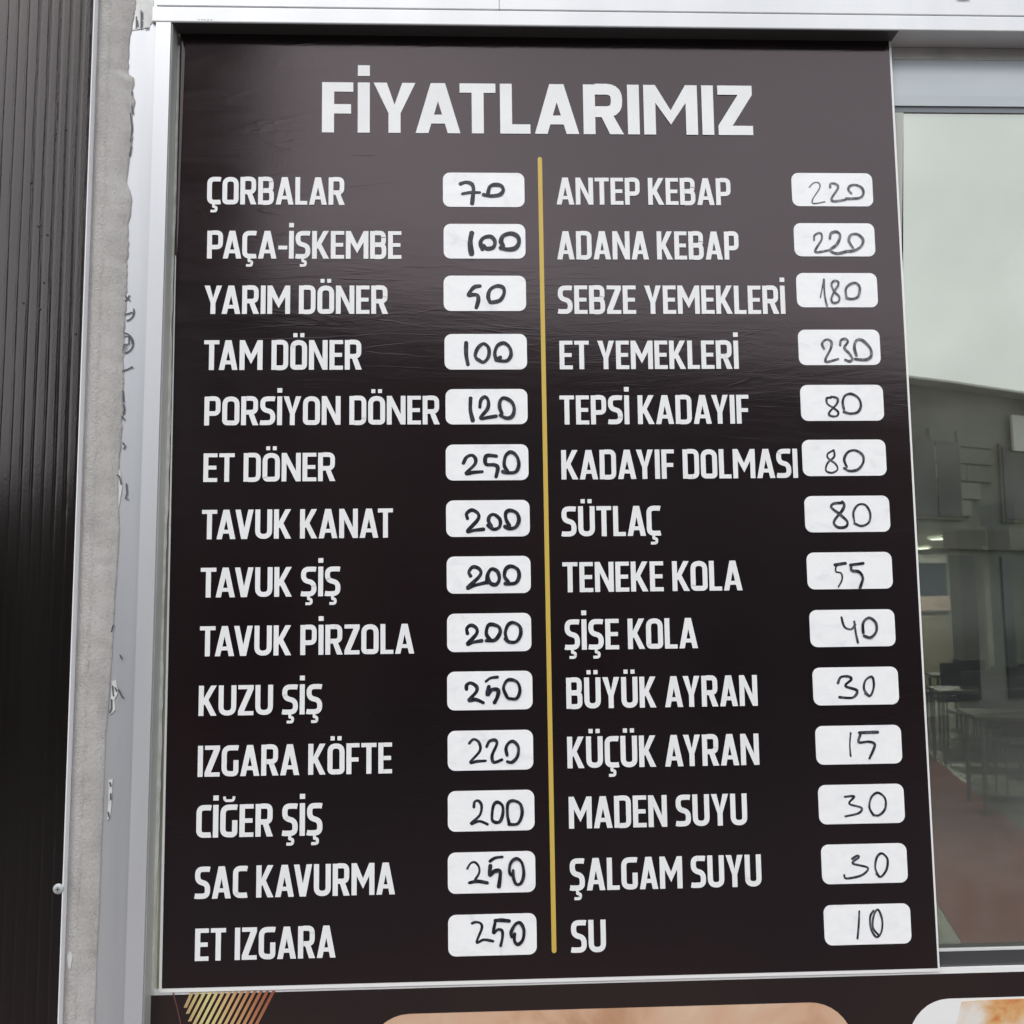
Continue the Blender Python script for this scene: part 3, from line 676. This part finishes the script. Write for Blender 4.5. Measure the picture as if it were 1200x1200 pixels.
PR = [
 ('220',F,2,[(6,[(140,125),(165,100),(195,100),(200,130),(160,195),(165,220),(230,210)]),(10,[(262,125),(265,104),(295,106),(307,130),(270,190),(285,207),(350,198)]),(10,[(385,160),(368,140),(377,118),(410,111),(448,130),(455,165),(430,188),(355,192)])]),
 ('220',F,2,[(10,[(168,435),(172,405),(205,394),(212,430),(175,503),(260,492)]),(12,[(260,425),(267,395),(300,386),(320,410),(300,460),(262,493),(300,513),(360,500)]),(11,[(395,480),(371,440),(382,405),(420,400),(453,430),(443,470),(400,496),(355,500)])]),
 ('180',F,2,[(7,[(205,770),(225,665)]),(9,[(225,665),(230,760),(243,818)]),(9,[(305,705),(310,680),(285,673),(269,695),(285,735),(314,765),(309,795),(280,801),(268,780),(285,735),(308,700)]),(10,[(356,770),(353,720),(380,691),(415,686),(434,715),(424,765),(385,779),(356,772)])]),
 ('230',F,2,[(11,[(225,1070),(215,1040),(240,1016),(269,1030),(265,1070),(235,1130),(245,1147),(308,1130)]),(11,[(320,1050),(325,1021),(350,1013),(365,1030),(345,1065),(375,1100),(391,1130),(375,1144),(350,1135)]),(12,[(415,1110),(403,1060),(416,1021),(450,1021),(494,1065),(502,1110),(470,1134),(406,1130)])]),
 ('80',Gc,1,[(8,[(200,122),(177,125),(181,155),(215,178),(239,200),(230,221),(196,219),(191,200),(231,155),(234,125),(200,116)]),(9,[(270,185),(263,145),(276,111),(310,101),(349,125),(361,165),(344,199),(305,207),(269,198)])]),
 ('80',Gc,1,[(7,[(215,405),(182,425),(186,450),(225,480),(235,510),(205,527),(173,515),(181,475),(217,440),(215,405)]),(9,[(285,495),(271,455),(291,416),(330,406),(369,430),(374,470),(345,509),(300,517),(271,502)])]),
 ('80',Gc,1,[(10,[(260,690),(215,694),(202,715),(245,750),(287,790),(279,819),(236,821),(216,790),(261,730),(271,700),(260,683)]),(8,[(326,790),(321,740),(346,701),(385,701),(411,745),(404,795),(365,814),(326,800)])]),
 ('55',Gc,1,[(11,[(222,1025),(278,1016)]),(6,[(228,1030),(226,1060),(255,1070),(259,1105),(240,1143)]),(11,[(305,1025),(373,1016)]),(10,[(308,1030),(312,1055),(350,1062),(371,1095),(356,1148)])]),
 ('40',Hc,1,[(5,[(132,68),(142,100),(165,108),(178,92)]),(5,[(175,82),(180,120),(187,153)]),(6,[(205,120),(205,86),(225,69),(247,86),(249,115),(230,136),(208,130)])]),
 ('30',Hc,1,[(6,[(120,290),(130,270),(155,268),(165,278),(145,300),(184,315),(170,339),(125,338)]),(5,[(225,335),(208,310),(213,281),(235,269),(241,300),(230,332),(212,325)])]),
 ('15',Hc,1,[(4,[(163,459),(160,500),(163,537)]),(6.5,[(192,458),(254,456)]),(5.5,[(195,465),(190,490),(225,488),(244,500),(226,545)])]),
 ('30',Hc,1,[(5,[(143,675),(175,674),(158,698),(199,712),(190,730),(145,741)]),(5,[(240,737),(226,710),(233,676),(255,661),(279,680),(279,715),(258,737),(238,735)])]),
 ('30',Hc,1,[(5,[(168,885),(185,874),(190,880),(170,900),(221,915),(200,940),(150,951),(141,940)]),(5,[(258,944),(246,915),(251,880),(268,866),(287,885),(284,920),(265,945),(250,935)])]),
 ('10',Hc,1,[(4.5,[(192,1062),(190,1110),(186,1154)]),(4.5,[(240,1060),(229,1080),(231,1120),(250,1149),(267,1130),(269,1090),(255,1056),(241,1075),(237,1115),(255,1140)])])]
def catmull(P, n=7):
    out = []; m = len(P)
    if m < 3:
        a, b = P[0], P[-1]
        return [(a[0]+(b[0]-a[0])*i/6, a[1]+(b[1]-a[1])*i/6) for i in range(7)]
    for i in range(m-1):
        p0, p1, p2, p3 = [Vector(P[max(0, min(m-1, j))]) for j in (i-1, i, i+1, i+2)]
        for k in range(n):
            t = k/n
            q = .5*((2*p1)+(-p0+p2)*t+(2*p0-5*p1+4*p2-p3)*t*t+(-p0+3*p1-3*p2+p3)*t**3); out.append((q.x, q.y))
    out.append(tuple(P[-1])); return out
inks = (M_ink, M_ink_thin, M_ink_faded); rr = random.Random(11)
for BX, PX, TX in ((BL, PL, LEFT), (BR, PR, RIGHT)):
    for (x0, y0, x1, y1), (val, (ox, oy, sc), ink, st), it in zip(BX, PX, TX):
        a = at(x0, y1); c = at(x1, y0)
        # the centre line of the box fixes its width and height on the board
        cx_, cz_ = at((x0+x1)/2, (y0+y1)/2).x, at((x0+x1)/2, (y0+y1)/2).z
        hw = (at(x1, (y0+y1)/2).x - at(x0, (y0+y1)/2).x)/2; hh = (at((x0+x1)/2, y0).z - at((x0+x1)/2, y1).z)/2 - .0006
        r_ = .0078; pts = []
        for sx, sz, a0_ in ((1, -1, -90), (1, 1, 0), (-1, 1, 90), (-1, -1, 180)):
            for k in range(7):
                t = R(a0_+15*k); pts.append((cx_+sx*(hw-r_)+r_*math.cos(t), cz_+sz*(hh-r_)+r_*math.sin(t)))
        mb = MB(); mb.prism(pts, -.0011, -.0004); bx = mb.build('price_box', M_box, board)
        bx['label'] = 'white rounded price box beside ' + it[0]
        mb = MB(); n = 0
        for w, ln in st:
            P = [at(ox+x/sc, oy+y/sc) for x, y in catmull(ln)]
            P = [(p.x, p.z) for p in P]; ph = rr.uniform(0, 6); s_ = at(600, 600).x; px = (at(601, (y0+y1)/2).x - at(600, (y0+y1)/2).x)
            Wd = [w*(1.16, 1.55, 1.4)[ink]/sc*px*(1 + .10*math.sin(ph+i*.35) + rr.uniform(-.03, .03)) for i in range(len(P))]
            ribbon(mb, P, Wd, -.0012 - .0002*n); n += 1
        h_ = mb.build('handwritten_price', inks[ink], bx); h_['label'] = 'marker figures reading ' + val

# ------------------------------------------------------------------ lower poster with food pictures
post = empty('food_poster', (.2, .0016, 1.0), 'dark poster with rounded food pictures and gold stripes under the menu board', 'poster')
zt_ = at(1150, 1133.3, .0016).z; xl_ = at(177, 1152, .0016).x
MB().box(xl_, 2.45, .0016, .005, .55, zt_).build('poster_sheet', M_white_vinyl, post)
xd = at(175.8, 1170, .0014).x
MB().box(xd, 2.446, .0013, .0016, .55, at(1150, 1140, .0013).z).build('printed_field', M_poster, post)
def rrect(x0, x1, z0, z1, r):
    pts = []
    for cx, cz, a0_ in ((x1-r, z0+r, -90), (x1-r, z1-r, 0), (x0+r, z1-r, 90), (x0+r, z0+r, 180)):
        for k in range(10): t = R(a0_+10*k); pts.append((cx+r*math.cos(t), cz+r*math.sin(t)))
    return pts
def food_mat(name, stops, sc):
    m = mat(name, (.6,.35,.2), .3); n = noise(m, sc, 6, (1,1,1.4), .55, 1.0)
    setin(m, 'Base Color', ramp(m, n, stops)); return m
MF1 = food_mat('food_print_one', [(.3,(.42,.23,.13)),(.48,(.57,.36,.24)),(.6,(.60,.42,.30)),(.75,(.66,.52,.41))], 9)
MF2 = food_mat('food_print_two', [(.3,(.5,.12,.02)),(.40,(.62,.34,.14)),(.52,(.66,.52,.38)),(.65,(.7,.66,.62))], 16)
f0 = at(428, 1192, .0010); f1 = at(1000, 1190, .0010); zf = at(700, 1182, .0010).z
MB().prism(rrect(f0.x, f1.x, zf-.4, zf, .045), .0009, .0012).build('food_picture', MF1, post)
f2 = at(1063, 1190, .0010); zf2 = at(1150, 1175, .0010).z
MB().prism(rrect(f2.x, f2.x+.52, zf-.4, zf, .045), .0009, .0012).build('food_picture', M_white_vinyl, post)
g0 = at(1125, 1180, .0007)
pts = [(g0.x+x*.1, zf-z*.1) for x, z in ((.02,.03),(.25,.02),(3.9,.02),(3.9,3.7),(.4,3.7),(.0,2.5),(-.25,1.6),(-.1,.6),(-.05,.25))]
MB().prism(pts[::-1], .0006, .0009).build('printed_dish', MF2, post)
# gold stripes
m = mat('gold_print', (.5,.4,.2), .3); N, L, b = nodes(m); t_ = N.new('ShaderNodeTexCoord'); sx = N.new('ShaderNodeSeparateXYZ')
L.new(t_.outputs['Object'], sx.inputs[0]); xs1, xs2 = at(215, 1180).x, at(325, 1180).x
setin(m, 'Base Color', ramp(m, rng(m, sx.outputs[0], xs1, xs2, 0, 1), [(0,(.42,.28,.14)),(.25,(.62,.55,.25)),(.5,(.55,.35,.17)),(.75,(.38,.16,.08)),(1,(.22,.06,.04))]))
mb = MB(); YG = .0008
for i in range(16):
    xt = 226+7.3*i; y0 = 1161
    x_b = xt - .52*50; yb = y0+50*1.0
    if i == 0: x_b, yb = 217, 1181
    if i == 1: x_b, yb = 219.5, 1188
    if i == 2: x_b, yb = 222, 1197
    if i > 13: continue
    a, b_ = at(xt, y0, YG), at(x_b, yb, YG); w = .0034
    mb.poly([(b_.x-w/2,YG,b_.z),(b_.x+w/2,YG,b_.z),(a.x+w/2,YG,a.z),(a.x-w/2,YG,a.z)])
mb.build('gold_stripes', m, post)
strokes([[(203,1164),(208,1182),(213,1206)]], .0007, .0014).build('copper_line', mat('copper_print', (.11,.045,.04), .4), post)

# ------------------------------------------------------------------ inside the shop: furniture, columns, lamps
M_dark = varied('dark_chair', (.02, .02, .022), (.035, .033, .035), 8, .5)
M_steel = mat('chair_steel', (.24, .24, .23), .4, .6)
M_top = varied('table_laminate', (.09, .082, .065), (.12, .11, .085), 6, .4, (.3, 1, 1))
def chair(loc, rz, label, src=None):
    root = empty('chair', (0,0,0), label, 'chair', 'dark chairs at the tables')
    MB().box(-.21, .21, -.21, .21, .43, .47).build('seat', M_dark, root, .012)
    MB().box(-.20, .20, .19, .225, .52, .92).build('backrest', M_dark, root, .012)
    for sx_ in (-1, 1):
        for sy_ in (-1, 1):
            MB().tube((sx_*.19, sy_*.19, .43), (sx_*.2, sy_*.215, .004), .011, 8).build('leg', M_steel, root)
        MB().tube((sx_*.17, .2, .46), (sx_*.17, .207, .56), .01, 6).build('back_post', M_steel, root)
    root.location = loc; root.rotation_euler = (0, 0, rz); return root
def table(loc, rz, label):
    root = empty('table', (0,0,0), label, 'table', 'dining tables inside')
    MB().box(-.6, .6, -.38, .38, .72, .75).build('tabletop', M_top, root, .004)
    for sx_ in (-1, 1):
        for sy_ in (-1, 1):
            MB().tube((sx_*.54, sy_*.32, .72), (sx_*.55, sy_*.33, .004), .018, 8).build('leg', M_steel, root)
    root.location = loc; root.rotation_euler = (0, 0, rz); return root
def gp(px, py): v = onz(px, py, .004); return Vector((v.x, v.y, .004))
tl = [(1235, 950, 'table nearest the glass, right of the red runner'), (1168, 892, 'second table from the glass along the runner'), (1150, 858, 'farthest table, against the pale column')]
ang = math.atan2(dm.x, dm.y)*-1
for px, py, lb in tl:
    p = gp(px, py); table(p, ang, lb)
cl_ = [(1205, 935, 0, 'dark chair at the near side of the nearest table'), (1142, 884, .2, 'dark chair beside the runner at the second table'), (1188, 880, 2.9, 'dark chair behind the second table'),
       (1120, 862, .1, 'dark chair left of the farthest table'), (1182, 905, -.3, 'dark chair in front of the second table'), (1105, 850, 1.5, 'dark chair standing alone far back'),
       (1160, 868, 1.2, 'dark chair turned sideways between the second and farthest tables'), (1135, 858, 2.7, 'dark chair in front of the cream column'),
       (1196, 866, .6, 'dark chair beneath the blue grey column'), (1225, 912, 2.9, 'dark chair behind the nearest table at the right edge')]
for px, py, rz, lb in cl_:
    chair(gp(px, py), rz+ang, lb)
# columns
def column(x0p, x1p, yb, Yc, m, lb):
    a = at(x0p, 700, Yc); b_ = at(x1p, 700, Yc); w = b_.x-a.x
    root = empty('column', (0,0,0), lb, 'column')
    MB().box(a.x, b_.x, Yc, Yc+w, .16, ZC-.25).build('shaft', m, root, .01)
    MB().box(a.x-.03, b_.x+.03, Yc-.03, Yc+w+.03, .004, .16).build('plinth', m, root, .008)
    MB().box(a.x-.05, b_.x+.05, Yc-.05, Yc+w+.05, ZC-.25, ZC-.001).build('capital', m, root, .008)
column(1127, 1155, 780, 15.0, varied('cream_paint', (.62,.62,.52), (.68,.68,.58), 3, .6), 'pale cream column at the back of the shop')
column(1170, 1188, 780, 11.0, varied('blue_grey_paint', (.26,.31,.35), (.30,.35,.39), 3, .6), 'blue grey column right of the cream one')
# wall shelf and back window seen far inside
root = empty('serving_counter', (0,0,0), 'white framed serving counter far at the back left of the cream column', 'counter')
a = at(1068, 700, 17.5); b_ = at(1112, 700, 17.5)
MW = mat('counter_white', (.75,.72,.70), .5); MBl = mat('counter_glass', (.04,.07,.09), .15)
MB().box(a.x, b_.x, 17.5, 17.9, at(1090, 660, 17.5).z, at(1090, 650, 17.5).z).build('top_shelf', MW, root, .01)
MB().box(a.x, b_.x, 17.55, 17.9, at(1090, 698, 17.5).z, at(1090, 660.5, 17.5).z).build('glass_front', MBl, root, .01)
MB().box(a.x, b_.x, 17.45, 17.9, at(1090, 716, 17.5).z, at(1090, 698.5, 17.5).z).build('counter_slab', mat('counter_pink', (.6,.45,.42), .5), root, .01)
MB().box(a.x, b_.x, 17.55, 17.9, .004, at(1090, 716.5, 17.5).z).build('counter_base', mat('counter_wood', (.35,.30,.24), .5), root, .01)
# ceiling lamps (lit); only the back two are seen, the rest added for light
M_lamp = bpy.data.materials.new('lamp_glow'); M_lamp.use_nodes = True; bb = M_lamp.node_tree.nodes['Principled BSDF']
bb.inputs['Emission Color'].default_value = (1, .97, .9, 1); bb.inputs['Emission Strength'].default_value = 9
bb.inputs['Base Color'].default_value = (.8,.8,.8,1)
def lamp(x, y, lb, en=45):
    root = empty('ceiling_lamp', (0,0,0), lb, 'ceiling lamp', 'round lit lamps in the shop ceiling')
    MB().tube((x,y,ZC-.05),(x,y,ZC-.001),.15,24).build('lamp_ring', MW, root)
    MB().tube((x,y,ZC-.056),(x,y,ZC-.0505),.125,24).build('lamp_disc', M_lamp, root)
    ld = bpy.data.lights.new('lamp_light', 'AREA'); ld.shape = 'DISK'; ld.size = .34; ld.energy = en; ld.color = (1,.97,.9)
    lo = bpy.data.objects.new('lamp_light', ld); COL.objects.link(lo); lo.location = (x, y, ZC-.062); lo.parent = root
lp = [(1099, 632), (1081, 643), (1250, 560), (1290, 470)]  # last two stand out of view, added for their light on the room
for i, (px, py) in enumerate(lp):
    v = onz(px, py, ZC-.05); lamp(v.x, v.y, ['lit round ceiling lamp, right of the two seen beside the board', 'lit round ceiling lamp, the one nearest the board edge', 'unseen ceiling lamp added for light over the right tables', 'unseen ceiling lamp added for light close to the window'][i], (110, 110, 45, 30)[i])
lamp(1.2, 4.0, 'unseen ceiling lamp added to light the near end of the runner', 60)  # hidden behind the board, added to light the runner

# ------------------------------------------------------------------ across the street (seen mirrored in pane, board and cladding)
M_fac = varied('dark_render', (.10, .095, .09), (.13, .125, .115), 1.2, .9)
M_fac2 = varied('brick_grey', (.12, .125, .115), (.16, .165, .15), 2, .9)
M_win = mat('window_dark', (.02, .025, .03), .1)
M_trim = varied('pale_trim', (.55, .55, .52), (.62, .62, .6), 3, .7)
def mirror(p): return Vector((p.x, -p.y, p.z))
ZT = 5.4
e0, e1 = mirror(onz(1065, 448, ZT)), mirror(onz(1200, 465.5, ZT))
ed = (e1-e0); ed.z = 0; ed.normalize()                  # direction of the eaves
nrm = Vector((-ed.y, ed.x, 0));
if nrm.y > 0: nrm = -nrm                                # away from the street
lx = mirror(onz(165, 330, ZT)) 
# length along the eaves to the left end, where a lower building takes over
d = ray(160, 330); d = Vector((d.x, -d.y, 0)); o2 = Vector((cam_loc.x, -cam_loc.y, 0))
# intersect mirrored ray (starting at the mirrored eye) with the eaves line
den = d.x*ed.y - d.y*ed.x; w0 = e0 - Vector((cam_loc.x, -cam_loc.y, 0)); tt_ = (w0.x*ed.y - w0.y*ed.x)/den
left_end = Vector((cam_loc.x, -cam_loc.y, 0)) + d*tt_
sL = (left_end - e0).dot(ed)
def oriented(mb, s0, s1, n0, n1, z0, z1):                # box in eaves coordinates
    k = len(mb.v); P = []
    for z in (z0, z1):
        for s, n_ in ((s0, n0), (s1, n0), (s1, n1), (s0, n1)):
            p = Vector((e0.x, e0.y, 0)) + ed*s + nrm*n_; P.append((p.x, p.y, z))
    mb.v += P; mb.f += [tuple(k+i for i in f) for f in ((0,3,2,1),(4,5,6,7),(0,1,5,4),(1,2,6,5),(2,3,7,6),(3,0,4,7))]
    return mb
ho = empty('opposite_house', (e0.x, e0.y, 0), 'low dark building with pale eaves across the street, mirrored in the pane', 'building')
SR = 9.0
oriented(MB(), sL, SR, .02, 6, -.14, ZT-.036).build('wall', M_fac2, ho)
oriented(MB(), sL-.15, SR+.15, -.35, 6.2, ZT-.035, ZT-.0).build('eaves', M_trim, ho)
s = sL + .6; i = 0
while s < SR-1.6:
    o = oriented(MB(), s, s+1.3, -.03, .015, 3.1, 4.5).build('window', M_fac, ho)
    oriented(MB(), s+.06, s+.63, -.05, -.031, 3.16, 4.44).build('pane', M_win, o); oriented(MB(), s+.67, s+1.24, -.05, -.031, 3.16, 4.44).build('pane', M_win, o)
    o = oriented(MB(), s-.1, s+1.5, -.03, .015, .1, 2.5).build('shopfront', M_win, ho)
    s += 2.3; i += 1
oriented(MB(), sL, SR, -.06, .015, 2.6, 2.95).build('sign_band', M_fac, ho)
lo = empty('low_shop', (left_end.x, left_end.y, 0), 'very low dark shop row left of the taller building across the street', 'building')
zl = 3.05
oriented(MB(), sL-14, sL-.2, 1.0, 6, -.14, zl).build('wall', M_fac, lo)
oriented(MB(), sL-14, sL-.2, .7, 6.1, zl+.001, zl+.12).build('roof_edge', M_fac2, lo)
for k in range(5):
    oriented(MB(), sL-2.4-k*2.6, sL-.5-k*2.6, .97, .999, .1, 2.4).build('shopfront', M_win, lo)

# a pale notice board on the house, seen only mirrored
d = ray(1182, 500); d = Vector((d.x, -d.y, 0)); den = d.x*ed.y - d.y*ed.x
w0 = e0 - Vector((cam_loc.x, -cam_loc.y, 0)); eye = Vector((cam_loc.x, -cam_loc.y, 0)); eye.z = 0
w0 = Vector((e0.x, e0.y, 0)) - eye; tN = (w0.x*ed.y - w0.y*ed.x)/den; hit = eye + d*tN; sN = (hit - Vector((e0.x, e0.y, 0))).dot(ed)
rN = ray(1190, 486); zN1 = cam_loc.z + rN.z*tN; zN0 = cam_loc.z + ray(1190, 530).z*tN
oriented(MB(), sN, sN+1.1, -.11, -.061, zN0, zN1).build('notice_board', M_trim, ho)

# stone courses on the opposite wall, staggered blocks of slightly different greys
M_blk = [varied('stone_block_%s' % n_, (v, v*1.02, v*.96), (v*1.2, v*1.22, v*1.14), 3, .9) for n_, v in (('dark', .13), ('mid', .19), ('pale', .26))]
rr = random.Random(4); zc = ZT-.75; row = 0
while zc > 3.2:
    s_ = sN - 4.2 + (row % 2)*.35
    while s_ < sN + 5:
        w_ = rr.uniform(.55, 1.0)
        if rr.random() < .72 and not (sN-.1 < s_+w_ and s_ < sN+1.2 and zc-.3 < zN1+.05 and zc > zN0-.35):
            oriented(MB(), s_, s_+w_-.03, -.035-rr.uniform(0, .02), .018, zc-.27, zc).build('stone_block', M_blk[rr.choice((0,0,1,1,2))], ho)
        s_ += w_
    zc -= .3; row += 1
# unseen tall brown block, added to darken the sky mirrored in board and cladding
dA = ray(238, 300); dB = ray(122, 300); YD = 16.0
xa = cam_loc.x + dA.x*((YD-cam_loc.y)/dA.y); xb2 = cam_loc.x + dB.x*((YD-cam_loc.y)/dB.y)
M_brown = varied('brown_render', (.045, .028, .022), (.06, .038, .03), 1.5, .9)
tb = empty('brown_sky_blocker', ((xa+xb2)/2, -YD, 0), 'tall narrow dark brown block added behind the low shops to darken the mirrored sky', 'building')
MB().box(xb2, xa, -YD-5, -YD, -.14, 15).build('wall', M_brown, tb)
MB().box(xb2-.15, xa+.15, -YD-5.1, -YD+.15, 15.001, 15.25).build('roof_edge', M_fac, tb)
for k in range(4):
    for u in (.22, .62):
        xw = xb2 + (xa-xb2)*u
        o = MB().box(xw-.35, xw+.35, -YD+.001, -YD+.05, 2.2+k*3, 3.7+k*3).build('window', M_fac, tb)
        MB().box(xw-.29, xw+.29, -YD+.051, -YD+.06, 2.26+k*3, 3.64+k*3).build('pane', M_win, o)
